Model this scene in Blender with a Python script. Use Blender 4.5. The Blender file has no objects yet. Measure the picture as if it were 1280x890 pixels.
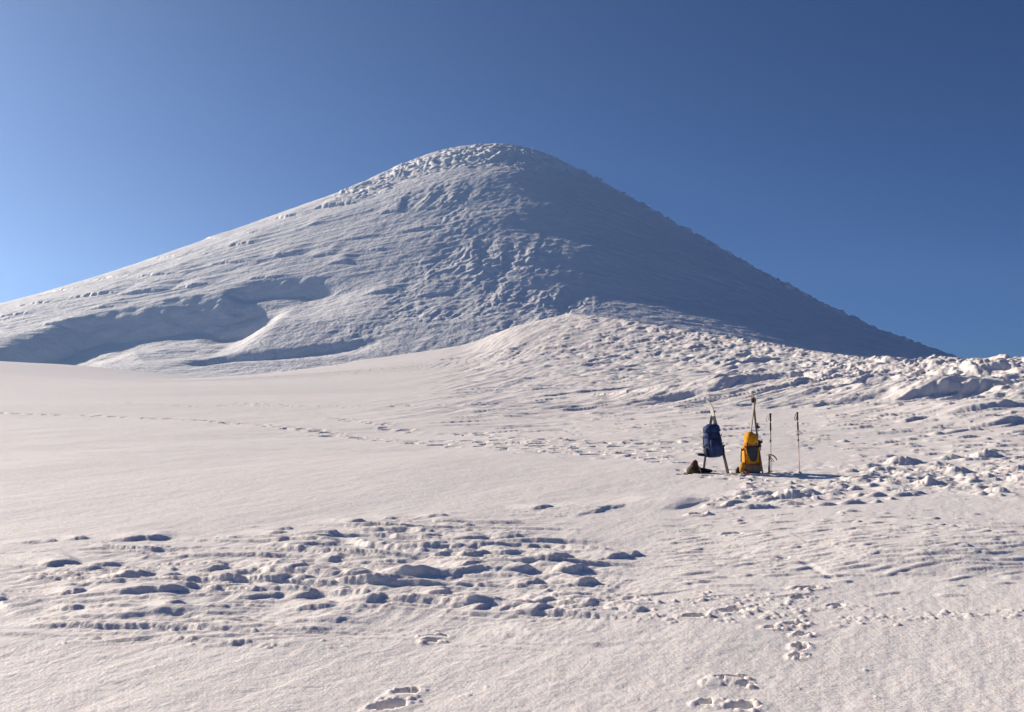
import math, random, time
import numpy as np
T0 = time.time()
F32 = np.float32

# ------------------------------------------------------------------ camera
FPX, CX, CY = 1244.4, 640.0, 445.0            # 35 mm lens on a 36 mm sensor, in photo pixels
EYE = 1.6
PITCH = math.atan(55.0 / FPX)                  # horizon sits on row 500
SUN_AZ, SUN_EL = 36.0, 22.0                    # degrees towards +Y from -X, elevation

def ray(u, v):
    a, b = (u - CX) / FPX, (CY - v) / FPX
    c, s = math.cos(PITCH), math.sin(PITCH)
    return np.array([a, c - b * s, s + b * c])

# ------------------------------------------------------------------ noise
def _tab(seed):
    r = np.random.RandomState(seed)
    p = r.permutation(256).astype(np.int32)
    a = r.rand(256) * 2 * np.pi
    return np.concatenate([p, p]), np.cos(a).astype(F32), np.sin(a).astype(F32)
_TABS = {}
def perlin(x, y, seed=0):
    if seed not in _TABS: _TABS[seed] = _tab(seed)
    p, gx, gy = _TABS[seed]
    xf = np.floor(x); yf = np.floor(y)
    xi = xf.astype(np.int32) & 255; yi = yf.astype(np.int32) & 255
    dx = (x - xf).astype(F32); dy = (y - yf).astype(F32)
    u = dx * dx * dx * (dx * (dx * 6 - 15) + 10)
    w = dy * dy * dy * (dy * (dy * 6 - 15) + 10)
    xj = (xi + 1) & 255; yj = (yi + 1) & 255
    a = p[p[xi] + yi]; b = p[p[xj] + yi]; c = p[p[xi] + yj]; d = p[p[xj] + yj]
    n00 = gx[a] * dx + gy[a] * dy
    n10 = gx[b] * (dx - 1) + gy[b] * dy
    n01 = gx[c] * dx + gy[c] * (dy - 1)
    n11 = gx[d] * (dx - 1) + gy[d] * (dy - 1)
    n0 = n00 + u * (n10 - n00); n1 = n01 + u * (n11 - n01)
    return (n0 + w * (n1 - n0)) * 1.5

def sstep(a, b, x):
    t = np.clip((x - a) / (b - a), 0, 1)
    return t * t * (3 - 2 * t)

# ------------------------------------------------------------------ smooth base of the land
_ld = np.linspace(math.log(0.5), math.log(9000), 900)
_zf = np.interp(np.exp(_ld), [0, 10, 22.7, 35, 60, 95, 130, 180, 225, 245, 275, 330, 500, 1000, 9000],
                [0, 0, 0, -.09, .15, 1.6, 3.7, 7.4, 10.6, 10.9, 9.0, 5.0, -12, -70, -900])
_k = np.exp(-0.5 * (np.arange(-24, 25) / 9.0) ** 2); _k /= _k.sum()
_zf = np.convolve(np.pad(_zf, 24, mode='edge'), _k, 'valid')
def field(x, y):
    d = np.sqrt((0.75 * x) ** 2 + y * y) + 1e-3
    # the shelf lies a little lower towards the middle, where the foot of the cone runs out
    return np.interp(np.log(np.maximum(d, .5)), _ld, _zf) - 4.6 * sstep(-115, -45, x) * sstep(110, 225, y)

SUMX, SUMY = -9.6, 620.0
SUMZ = EYE + (ray(622, 186) * (620.0 / ray(622, 186)[1]))[2]
def _prof(r, d):
    rr = np.linspace(0, 3000, 3001); z = np.interp(rr, r, d)
    k = np.exp(-0.5 * (np.arange(-20, 21) / 7.0) ** 2); k /= k.sum()
    z = np.convolve(np.pad(z, 20, mode='reflect', reflect_type='odd'), k, 'valid')
    return z - z[0]
PR = _prof([0, 20, 40, 60, 90, 120, 160, 200, 240, 290, 400, 800, 3000], [0, 2.3, 11, 23.5, 42, 62, 87.5, 112, 132, 152, 186, 250, 700])
PL = _prof([0, 30, 50, 70, 90, 120, 160, 210, 260, 310, 410, 800, 3000], [0, 2.5, 9.5, 19.5, 31, 42.5, 58.5, 80, 98.5, 113, 138, 205, 700])
PF = _prof([0, 20, 40, 70, 110, 160, 230, 300, 400, 620, 3000], [0, 1.8, 8, 24, 48, 79, 118, 146, 168, 185, 700])
PB = PR
def mountain(x, y):
    dx, dy = x - SUMX, y - SUMY
    r = np.sqrt(dx * dx + dy * dy) + 1e-6
    c, s = dx / r, dy / r
    wr = np.maximum(c, 0) ** 2; wl = np.maximum(-c, 0) ** 2
    wf = np.maximum(-s, 0) ** 2; wb = np.maximum(s, 0) ** 2
    rr = np.arange(3001)
    def I(P): return np.interp(r, rr, P)
    drop = wr * I(PR) + wl * I(PL) + wf * I(PF) + wb * I(PB)
    # the arete that comes down the front, a little right of the middle
    ang = np.arctan2(dx, -dy)
    ridge = np.exp(-np.abs(ang - 0.22 - 0.0006 * (r - 100)) / 0.45) * sstep(40, 150, r) * (1 - sstep(200, 330, r))
    return SUMZ - drop + 3.0 * ridge

def smax(a, b, k):
    h = np.clip(0.5 + 0.5 * (a - b) / k, 0, 1)
    return b + (a - b) * h + k * h * (1 - h)

def cat(pts, n=12):
    pts = np.asarray(pts, float)
    P = np.vstack([2 * pts[0] - pts[1], pts, 2 * pts[-1] - pts[-2]])
    out = []
    for i in range(1, len(P) - 2):
        p0, p1, p2, p3 = P[i - 1], P[i], P[i + 1], P[i + 2]
        for t in np.linspace(0, 1, n, endpoint=False):
            out.append(0.5 * (2 * p1 + (p2 - p0) * t + (2 * p0 - 5 * p1 + 4 * p2 - p3) * t * t + (3 * p1 - p0 - 3 * p2 + p3) * t ** 3))
    out.append(P[-2])
    return np.array(out)

def polydist(x, y, line):
    """signed distance to a polyline (positive on its right-hand side) and arc position 0..1"""
    best = np.full(x.shape, 1e9, F32); sd = np.zeros(x.shape, F32); ss = np.zeros(x.shape, F32)
    seg = line[1:, :2] - line[:-1, :2]; L = np.hypot(seg[:, 0], seg[:, 1]); cum = np.concatenate([[0], np.cumsum(L)])
    for i in range(len(seg)):
        if L[i] < 1e-9: continue
        tx, ty = seg[i] / L[i]
        px = x - line[i, 0]; py = y - line[i, 1]
        al = np.clip(px * tx + py * ty, 0, L[i])
        qx = px - al * tx; qy = py - al * ty
        d = np.sqrt(qx * qx + qy * qy)
        m = d < best
        best = np.where(m, d, best)
        sg = np.where(px * ty - py * tx >= 0, 1, -1)
        sd = np.where(m, d * sg, sd)
        ss = np.where(m, (cum[i] + al) / cum[-1], ss)
    return sd, ss

def crest(rows):
    out = []
    for u, v, d in rows:
        p = ray(u, v); p = p * (d / p[1]); out.append((p[0], p[1], p[2] + EYE))
    return cat(out, 8)
RIDGE_A = crest([(480, 486, 225), (560, 472, 225), (610, 454, 222), (650, 430, 216), (700, 405, 208), (760, 404, 195), (870, 417, 172), (960, 430, 150), (1050, 443, 125), (1130, 456, 100), (1180, 470, 84)])
RIDGE_B = crest([(985, 478, 84), (1040, 455, 78), (1100, 443, 73), (1180, 445, 69), (1280, 446, 62), (1400, 443, 56), (1600, 440, 50), (2100, 433, 40)])
def ridge_h(x, y, line, wf, wb, pf, pb):
    sd, ss = polydist(x, y, line)
    n = len(line); zc = line[:, 2] - field(line[:, 0], line[:, 1])
    H = np.interp(ss, np.linspace(0, 1, n), zc)
    seg = np.hypot(*(line[1:, :2] - line[:-1, :2]).T); cum = np.concatenate([[0], np.cumsum(seg)]) / seg.sum()
    H = np.interp(ss, cum, zc)
    P = np.where(sd > 0, np.clip(1 - sd / wf, 0, 1) ** pf, np.clip(1 + sd / wb, 0, 1) ** pb)
    return H * P
def base(x, y):
    x = np.asarray(x, float); y = np.asarray(y, float)
    f = field(x, y)
    a = ridge_h(x, y, RIDGE_A, 105, 60, 1.7, 1.5)
    b = ridge_h(x, y, RIDGE_B, 42, 25, 1.6, 1.6)
    f = f + smax(a, b, 1.0) - 0.25
    m = mountain(x, y)
    return smax(f, m, 8.0)

# where each photo pixel meets the smooth land: depth tables, one column of sight lines every 8 pixels
_cu = np.arange(-240, 1521, 8.0); _dd = np.exp(np.linspace(math.log(3), math.log(720), 1100)); _vv = np.arange(150, 1000, 1.0)
_c, _s = math.cos(PITCH), math.sin(PITCH)
_A, _D = np.meshgrid((_cu - CX) / FPX, _dd, indexing='ij')
_X = _A * _D * _c
_X = _A * (_D * _c + (base(_X, _D) - EYE) * _s)
_Zz = base(_X, _D) - EYE
_V = CY - FPX * (-_D * _s + _Zz * _c) / (_D * _c + _Zz * _s)
_LOG = np.zeros((len(_cu), len(_vv)))
for _i in range(len(_cu)):
    _m = np.minimum.accumulate(_V[_i]); _k = np.concatenate([[True], _m[1:] < _m[:-1] - 1e-6])
    _LOG[_i] = np.interp(-_vv, -_m[_k], np.log(_dd[_k]))
def at(u, v):
    """the point of the smooth land that shows at photo pixel (u, v)"""
    fi = min(max((u - _cu[0]) / 8.0, 0), len(_cu) - 1.001); i = int(fi); f = fi - i
    fj = min(max(v - _vv[0], 0), len(_vv) - 1.001); j = int(fj); g = fj - j
    l = (_LOG[i, j] * (1 - g) + _LOG[i, j + 1] * g) * (1 - f) + (_LOG[i + 1, j] * (1 - g) + _LOG[i + 1, j + 1] * g) * f
    y = math.exp(l); d = ray(u, v)
    return d[0] / d[1] * y, y

# ------------------------------------------------------------------ the sheet: a fan of rows and columns, finest where it is seen
def _steps(spec):
    out = [spec[0][0]]
    for a, b, k in spec:
        n = max(1, int(round(math.log(b / a) / k)))
        out += list(a * np.exp(np.log(b / a) * np.arange(1, n + 1) / n))
    return np.array(out)
QUAL = 1.0
RAD = _steps([(0.05, 2.5, .35), (2.5, 4.2, .03), (4.2, 17, .0032 / QUAL), (17, 45, .0045 / QUAL), (45, 250, .0036 / QUAL), (250, 360, .0026 / QUAL), (360, 640, .0014 / QUAL), (640, 1180, .05)])
_inner = np.arange(-31, 31.001, .052 / QUAL)
_o = [31.0]; _w = .052 / QUAL
while _o[-1] < 176: _w = min(_w * 1.09, 4.0); _o.append(_o[-1] + _w)
_o = np.array(_o[1:]); _o = _o[_o < 179]
THE = np.radians(np.concatenate([-_o[::-1], _inner, _o]))
NR, NC = len(RAD), len(THE)
X = (RAD[:, None] * np.sin(THE)[None]).astype(F32); Y = (RAD[:, None] * np.cos(THE)[None]).astype(F32)
CELL = (RAD * 0.0016).astype(F32)[:, None]
Z = base(X, Y).astype(F32)
FLD = field(X, Y); MTN = mountain(X, Y)
ISM = sstep(-3, 3, MTN - (Z - 2.5)).astype(F32)     # 1 on the mountain itself
print('base', NR, NC, round(time.time() - T0, 1))

def win(cx, cy, rad):
    rc = math.hypot(cx, cy); th = math.atan2(cx, cy)
    if rc <= rad: return None
    dt = math.asin(min(1, rad / rc))
    i0, i1 = np.searchsorted(RAD, [rc - rad, rc + rad]); j0, j1 = np.searchsorted(THE, [th - dt, th + dt])
    if i1 - i0 < 2 or j1 - j0 < 2: return None
    return slice(i0, i1), slice(j0, j1)
def winbox(x0, x1, y0, y1):
    cx, cy = (x0 + x1) / 2, (y0 + y1) / 2
    return win(cx, cy, math.hypot(x1 - x0, y1 - y0) / 2)

def hz(x, y):
    """height of the finished sheet under a point (bilinear)"""
    r = math.hypot(x, y); t = math.atan2(x, y)
    i = int(np.clip(np.searchsorted(RAD, r) - 1, 0, NR - 2)); j = int(np.clip(np.searchsorted(THE, t) - 1, 0, NC - 2))
    a = (r - RAD[i]) / (RAD[i + 1] - RAD[i]); b = (t - THE[j]) / (THE[j + 1] - THE[j])
    return float((Z[i, j] * (1 - b) + Z[i, j + 1] * b) * (1 - a) + (Z[i + 1, j] * (1 - b) + Z[i + 1, j + 1] * b) * a)

def fbm(sl, L, amp, octs, seed, wd=(0, 1), stretch=1.0, kind='p', gain=.5, lac=2.1, warp=0):
    """noise on a window of the sheet; octaves finer than the sheet can carry fade out"""
    x, y = X[sl], Y[sl]
    n = math.hypot(*wd); wx, wy = wd[0] / n, wd[1] / n
    a = x * wx + y * wy; c = x * wy - y * wx
    if warp:
        w1 = perlin(x / (L * 2.3), y / (L * 2.3), seed + 71); a = a + w1 * warp * L; c = c + perlin(x / (L * 1.9), y / (L * 1.9), seed + 72) * warp * L
    out = np.zeros(x.shape, F32)
    cell = np.broadcast_to(CELL[sl[0]], x.shape)
    for o in range(octs):
        l = L / lac ** o
        f = sstep(1.3, 3.2, l / cell)
        if f.max() <= 0: break
        p = perlin(a / (l * stretch) + 13.7 * o, c / l + 7.1 * o, seed + o)
        if kind == 'b': p = np.abs(p) * 2 - .55
        elif kind == 'r': p = .55 - np.abs(p) * 2
        out += (amp * gain ** o) * p * f
    return out

def gauss(sl, u, v, ru, rv, p=2.0, rot=0):
    """soft world-space patch: centred where photo pixel (u, v) meets the land"""
    cx, cy = at(u, v); ax, _ = at(u + ru, v); _, b0 = at(u, v - rv); _, b1 = at(u, v + rv)
    sx = abs(ax - cx); sy = max(abs(b0 - b1) / 2, .01)
    dx, dy = X[sl] - cx, Y[sl] - cy
    if rot: c, s = math.cos(rot), math.sin(rot); dx, dy = dx * c + dy * s, -dx * s + dy * c
    return np.exp(-((dx / sx) ** 2 + (dy / sy) ** 2) ** (p / 2)).astype(F32)
ALL = (slice(0, NR), slice(0, NC))
def rows(r0, r1, t0=-40, t1=40):
    i0, i1 = np.searchsorted(RAD, [r0, r1]); j0, j1 = np.searchsorted(THE, np.radians([t0, t1]))
    return slice(i0, i1), slice(j0, j1)

ZS = None
def snap():
    """later drifts are laid over the land as it is now; where two meet the higher one shows"""
    global ZS
    ZS = Z.copy()
def lay(sl, h):
    Z[sl] = np.maximum(Z[sl], ZS[sl] + h.astype(F32))

def scarp(pix, H, wf, wb, e0=.25, e1=.25, wob=.25, seed=1, world=False, toe=1.5, dip=0.0, jag=0.0, soft=False):
    """a drift with a steep front (towards the right-hand side of the line) and a long back"""
    pts = pix if world else [at(*p) for p in pix]
    line = cat(np.array(pts, float), 6) if len(pts) > 2 else np.array(pts, float)
    mx = max(wf * 2.2, wb)
    sl = winbox(line[:, 0].min() - mx, line[:, 0].max() + mx, line[:, 1].min() - mx, line[:, 1].max() + mx)
    if sl is None: return
    x, y = X[sl], Y[sl]
    sd, ss = polydist(x, y, line)
    Ln = float(np.hypot(*(line[1:] - line[:-1]).T).sum())
    wc = x * .9 - y * .42; wa = x * .42 + y * .9
    sd = sd + wob * wf * 2 * perlin(x / (wf * 4), y / (wf * 4), seed) + jag * wf * (perlin(wc / (wf * 1.8), wa / (wf * 9), seed + 5) + .5 * perlin(wc / (wf * .5), wa / (wf * 4), seed + 6))
    t = sstep(0, e0, ss) * sstep(0, e1, 1 - ss)
    en = np.clip(np.minimum(ss, 1 - ss) * 1e3, 0, 1)
    hh = H * t * (1 + .35 * perlin(ss * Ln / (wf * 6), ss * 0 + seed * .37, seed + 9))
    wfe = wf * (.35 + .65 * t) + 1e-6
    P = np.where(sd > 0, 1 - np.clip(sd / wfe, 0, 1) ** toe, 1 - sstep(0, 1, -sd / wb))
    if soft: P = np.where(sd > 0, 1 - sstep(0, 1, sd / wfe), P)
    if dip: P = P - dip * np.where(sd > wfe, np.clip(1 - (sd - wfe) / (wf * 1.4), 0, 1) * sstep(0, .3, (sd - wfe) / wf), 0)
    lay(sl, hh * P * en - .02 * H * (P <= 0))

def mound(u, v, w_, h_, seed):
    """a broken hummock: angular, its steep side towards the near right"""
    cx, cy = at(u, v); k = cy / FPX; a = w_ * k * .62; H = h_ * k * .56
    sl = win(cx, cy, max(a, H * 4.5) * 1.3)
    if sl is None: return
    x, y = X[sl] - cx, Y[sl] - cy
    l = (x + .25 * y) / a; n = y - .1 * x
    q = np.sqrt(l * l + np.where(n > 0, n / (H * 3.6), n / (H * 1.15)) ** 2)
    r = a * .5
    q = q + .30 * perlin(x / r + seed, y / r, seed) + .16 * perlin(x / r * 2.6, y / r * 2.2 + seed, seed + 1) + .07 * perlin(x / r * 6, y / r * 5, seed + 2)
    q = np.clip(1.02 - q, 0, 1)
    lay(sl, H * 1.15 * q ** .85 - .01 * H * (q <= 0))

def dune(cx, cy, a, H, wf, wb, rot, seed, toe=1.5):
    """small wind-cut drift, lens shaped in plan, cheap enough for thousands"""
    m = a + wb
    sl = win(cx, cy, m)
    if sl is None: return
    x, y = X[sl] - cx, Y[sl] - cy
    c, s = math.cos(rot), math.sin(rot)
    l = x * c + y * s; n = x * s - y * c
    t = np.clip(1 - (l / a) ** 2, 0, 1)
    n = n + .5 * wf * np.sin(l / a * 2.5 + seed) + (1 - t) * wf * .8
    P = np.where(n > 0, 1 - np.clip(n / wf, 0, 1) ** toe, 1 - sstep(0, 1, -n / wb))
    lay(sl, H * t * P - .01 * H * (t * P <= 0))

def bump(cx, cy, r, H, asp=1.0, rot=0.0, p=2.0):
    sl = win(cx, cy, r * max(asp, 1) * 1.02)
    if sl is None: return
    x, y = X[sl] - cx, Y[sl] - cy
    c, s = math.cos(rot), math.sin(rot)
    l = (x * c + y * s) / (r * asp); n = (y * c - x * s) / r
    q = np.clip(1 - (l * l + n * n), 0, 1)
    if H < 0: Z[sl] += (H * q ** (2 / p)).astype(F32)
    else: lay(sl, H * q ** (2 / p) - .01 * H * (q <= 0))

# ------------------------------------------------------------------ detail
RNG = random.Random(11)
U = RNG.uniform
WIND = (.42, .9)

def px_m(v_or_d): return v_or_d / FPX
snap()
# ---- the mountain
def bank(pix, A, w1, w2, e0=.2, e1=.2, wob=4, seed=3):
    """a steep bank below a lip; the slope comes back to its old level further down"""
    pts = [at(*p) for p in pix]; line = cat(pts, 6)
    mx = w2 * 1.05
    sl = winbox(line[:, 0].min() - mx, line[:, 0].max() + mx, line[:, 1].min() - mx, line[:, 1].max() + mx)
    x, y = X[sl], Y[sl]
    sd, ss = polydist(x, y, line)
    sd = sd + wob * perlin(x / 22, y / 22, seed) + wob * .4 * perlin(x / 7, y / 7, seed + 1)
    ss = np.clip((x - line[0, 0]) / (line[-1, 0] - line[0, 0]), 0, 1)
    t = sstep(0, e0, ss) * sstep(0, e1, 1 - ss)
    n = np.maximum(sd, 0)
    P = np.clip(n / w1, 0, 1) ** 1.35 * (1 - sstep(w1, w2, n))
    Z[sl] -= (A * t * P).astype(F32)

MS = rows(230, 700, -33, 33)
bank([(-60, 440), (20, 422), (90, 400), (170, 382), (250, 371), (330, 367), (378, 364)], 9.2, 18, 85, .3, .17, 4, 31)
bank([(285, 357), (345, 348), (400, 344), (450, 343), (490, 340)], 5.0, 11, 60, .16, .5, 3, 41)
bank([(210, 452), (280, 441), (350, 434), (430, 428), (500, 418)], 2.2, 4.5, 18, .2, .3, 2, 47)
snap()
# wind-cut steps on the left flank
for i, (x0, x1, y0, y1, H) in enumerate([
        (391, 440, 263, 253, 4.0), (340, 380, 275, 268, 3.0), (278, 318, 309, 303, 2.6), (330, 376, 322, 316, 2.6), (255, 282, 301, 296, 2.0),
        (473, 505, 267, 263, 2.4), (382, 405, 283, 279, 1.6), (388, 424, 321, 316, 2.2), (408, 440, 330, 326, 2.2), (220, 262, 361, 354, 2.6),
        (196, 226, 343, 337, 2.2), (305, 360, 351, 345, 1.5), (148, 208, 371, 361, 3.0), (165, 235, 349, 341, 2.0), (80, 148, 376, 366, 2.6),
        (50, 100, 409, 402, 2.2), (-10, 40, 399, 392, 2.0), (100, 160, 352, 344, 1.8), (10, 70, 386, 378, 1.8), (250, 330, 333, 325, 1.6), (290, 345, 295, 288, 1.6),
        (430, 470, 300, 294, 1.4), (440, 490, 316, 310, 1.2), (455, 500, 368, 362, 1.8), (520, 560, 372, 366, 1.8), (500, 545, 290, 285, 1.6), (110, 150, 388, 382, 1.8),
        (180, 240, 326, 318, 1.4), (60, 120, 365, 356, 1.6), (420, 470, 243, 234, 3.0), (470, 520, 226, 214, 2.6)]):
    H *= .44; m = (x1 - x0) * .25; x0 -= m; x1 += m; scarp([(x0, y0 + 1), ((x0 * .55 + x1 * .45), y0 * .55 + y1 * .45 - .5), (x1, y1 - 1)], H, H * 1.15, H * 22, .5, .45, .35, 50 + i, jag=.7)
# streaks along the left flank (wind from the left, along the slope)
left = gauss(MS, 220, 345, 330, 70, 2.4) * ISM[MS]
Z[MS] += left * fbm(MS, 7, .34, 4, 100, (1, .25), 7.0, 'r', .5)
Z[MS] += ISM[MS] * fbm(MS, 40, .9, 2, 104, (1, .3), 2.6)
# rime and broken snow down the middle
mid = np.zeros(X[MS].shape, F32)
for u, v, ru, rv, a in [(560, 235, 80, 34, .8), (585, 285, 60, 34, 1.15), (605, 340, 80, 34, 1.2), (590, 385, 130, 30, .9), (470, 415, 150, 26, .6), (650, 400, 80, 24, .9), (660, 335, 55, 45, .9), (700, 385, 60, 20, .8)]:
    mid = np.maximum(mid, a * gauss(MS, u, v, ru, rv, 2.2))
mid *= ISM[MS]
brk = .35 + 1.3 * sstep(-.3, .5, perlin(X[MS] / 26, Y[MS] / 34, 111))
Z[MS] += mid * brk * (fbm(MS, 3.6, .26, 4, 120, (.35, .9), 2.2, 'b', .65, warp=.4) + fbm(MS, 16, .5, 2, 128, (.15, .9), 3.5, 'r'))
Z[MS] += mid * fbm(MS, 2.6, .22, 2, 126, (.5, .8), 1.8, 'p', .6)
# crusted cap and the rimed right-hand skyline
cap = np.zeros(X[MS].shape, F32)
for u, v, ru, rv, a in [(520, 205, 85, 16, 1.0), (600, 190, 70, 12, 1.0), (680, 200, 60, 20, .8), (460, 232, 40, 12, .8)]:
    cap = np.maximum(cap, a * gauss(MS, u, v, ru, rv, 3.0))
Z[MS] += cap * fbm(MS, 4.2, .85, 4, 140, (0, 1), 1.0, 'b', .6, warp=.5)
dsx, dsy = X[MS] - SUMX, Y[MS] - SUMY
rs = np.sqrt(dsx ** 2 + dsy ** 2) + .01; an = np.degrees(np.arctan2(-dsy, dsx))   # 0 = right, 90 = towards the camera
sk_r = np.exp(-((an - 12) / 27) ** 4) * sstep(25, 70, rs)
Z[MS] += sk_r * fbm(MS, 5, 2.2, 4, 150, (1, 0), 1.6, 'b', .6, warp=.4)
sk_l = np.exp(-((an - 180) / 14) ** 4) * sstep(60, 110, rs) * (1 - sstep(190, 300, rs))
Z[MS] += sk_l * fbm(MS, 8, .9, 3, 155, (1, 0), 1.5, 'b', .55)
Z[MS] += np.maximum(cap, sk_r) * fbm(MS, 15, 1.5, 2, 158, (1, 0), 1.3, 'b', .6, warp=.5)
RIME = np.zeros(X.shape, F32)
RIME[MS] = np.clip(cap + .8 * sk_r * (.6 + .8 * perlin(X[MS] / 14, Y[MS] / 14, 180)) + .75 * mid * sstep(-.15, .45, perlin(X[MS] / 7, Y[MS] / 11, 181)) + .4 * sk_l, 0, 1) * ISM[MS]
# faint ripples in the shaded right flank
sh = np.exp(-((an - 46) / 28) ** 2) * sstep(40, 90, rs) * ISM[MS]
Z[MS] += sh * (fbm(MS, 7, .55, 3, 160, (1, -.15), 4.5, 'r') + fbm(MS, 30, .9, 2, 166, (1, -.2), 3))
Z[MS] += ISM[MS] * fbm(MS, 3.2, .16, 2, 168, (1, .2), 2.0)

snap()
# ---- the spur in front of the mountain
AS = rows(50, 300, -33, 33)
scarp([(722, 396), (690, 406), (664, 424), (640, 448), (618, 482)], 4.2, 21, 60, .3, .7, .14, 203, jag=.08, soft=True)
drift = gauss(AS, 628, 440, 70, 34, 2.6) * (1 - ISM[AS])
Z[AS] += drift * fbm(AS, 4.5, .15, 3, 206, (.25, .97), 7.0, 'r', .55)
snap()
spur = np.zeros(X[AS].shape, F32)
for u, v, ru, rv, a in [(740, 420, 75, 30, .9), (860, 440, 110, 28, 1.0), (980, 452, 90, 22, 1.0), (780, 465, 130, 26, .7), (690, 480, 80, 14, .45), (640, 455, 50, 20, .3)]:
    spur = np.maximum(spur, a * gauss(AS, u, v, ru, rv, 2.4))
spur *= (1 - ISM[AS])
Z[AS] += spur * fbm(AS, 3.4, .27, 4, 210, (.62, .78), 2.4, 'b', .55, warp=.5)
Z[AS] += spur * fbm(AS, 1.5, .10, 2, 216, (.62, .78), 2.0, 'p', .6)
crA, sA = polydist(X[AS], Y[AS], RIDGE_A)
ca = np.exp(-(crA / 8) ** 2) * sstep(.42, .55, sA) * (1 - ISM[AS])
Z[AS] += ca * fbm(AS, 1.6, .19, 4, 220, (0, 1), 1.2, 'b', .6, warp=.5)
crB, sB = polydist(X[AS], Y[AS], RIDGE_B)
cb = np.exp(-((crB - 2) / 8) ** 2) * sstep(.08, .2, sB)
Z[AS] += cb * (fbm(AS, 1.25, .15, 4, 230, (.5, .8), 1.5, 'b', .6, warp=.6) + fbm(AS, 7, .16, 2, 236, (.6, .8), 1.8))
nb = np.exp(-((crB - 16) / 14) ** 2) * sstep(.02, .15, sB)
Z[AS] += nb * fbm(AS, 2.6, .2, 4, 240, (.75, .66), 5.0, 'r', .5, warp=.25)
snap()
# wind-cut banks on the spur, each with its own shade below
for i, (pts, H, wf, wb) in enumerate([
        ([(800, 502), (840, 497), (880, 491), (940, 477), (1000, 466), (1060, 456)], 1.5, 1.3, 9),
        ([(985, 506), (1030, 498), (1075, 482), (1105, 470)], .85, .8, 6),
        ([(1090, 507), (1140, 499), (1200, 490), (1300, 476)], 1.15, 1.2, 9),
        ([(1190, 476), (1235, 468), (1300, 460)], 1.0, .9, 4),
        ([(620, 503), (690, 495), (760, 489), (830, 480)], .35, .6, 5),
        ([(1075, 458), (1110, 455), (1150, 451)], .4, .6, 4),
        ([(1215, 457), (1250, 455), (1290, 452)], .4, .6, 4),
        ([(1180, 520), (1230, 514), (1300, 506)], .55, .6, 4),
        ([(1215, 535), (1250, 531), (1300, 524)], .4, .45, 3),
        ([(880, 463), (930, 455), (985, 447)], .9, .9, 6),
        ([(820, 447), (860, 441), (910, 433)], .8, .9, 6),
        ([(1060, 492), (1100, 480), (1150, 462)], .5, .6, 4),
        ([(1120, 483), (1160, 472), (1200, 462)], .5, .6, 4)]):
    scarp(pts, H * .48, H * .62, wb * 1.8, .5, .4, .3, 260 + i, jag=.18, toe=1.3)
snap()
# many small wind drifts on the spur
for i in range(650):
    u, v = U(560, 1290), U(425, 540)
    if v < 398 + abs(u - 720) * .09 + 10 or (930 < u < 1025 and v > 503): continue
    if u < 700 and v < 485 and U(0, 1) < .8: continue
    x, y = at(u, v)
    if math.hypot(x, y) > 215: continue
    k = y / 100
    dune(x, y, U(.8, 4.2) * k ** .7, U(.04, .15) * k ** .8, U(.1, .22) * k ** .8, U(1.0, 3.4) * k ** .8, U(.1, .75), i)

# ---- the snow field
NS = rows(2.5, 70, -40, 40)
Z[NS] += fbm(NS, 7, .06, 3, 300, WIND, 2.0)
Z[NS] += fbm(NS, .42, .0055, 4, 306, WIND, 2.6, 'p', .62)
FS = rows(28, 250, -33, 33)
Z[FS] += (1 - ISM[FS]) * fbm(FS, 1.6, .016, 3, 310, (1, .3), 3.0, 'r')
Z[FS] += (1 - ISM[FS]) * fbm(FS, 22, .16, 2, 314, (1, .2), 2.6)
snap()
# a long low swell on the right, its near side turned from the sun
scarp([(760, 652), (850, 641), (950, 632), (1050, 622), (1180, 606), (1340, 590), (1500, 580)], .42, 5.0, 5.0, .3, .05, .05, 320, toe=1.1)
scarp([(1040, 722), (1130, 706), (1230, 690), (1340, 676)], .10, .9, 3.0, .4, .1, .1, 321, toe=1.3)

snap()
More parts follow.
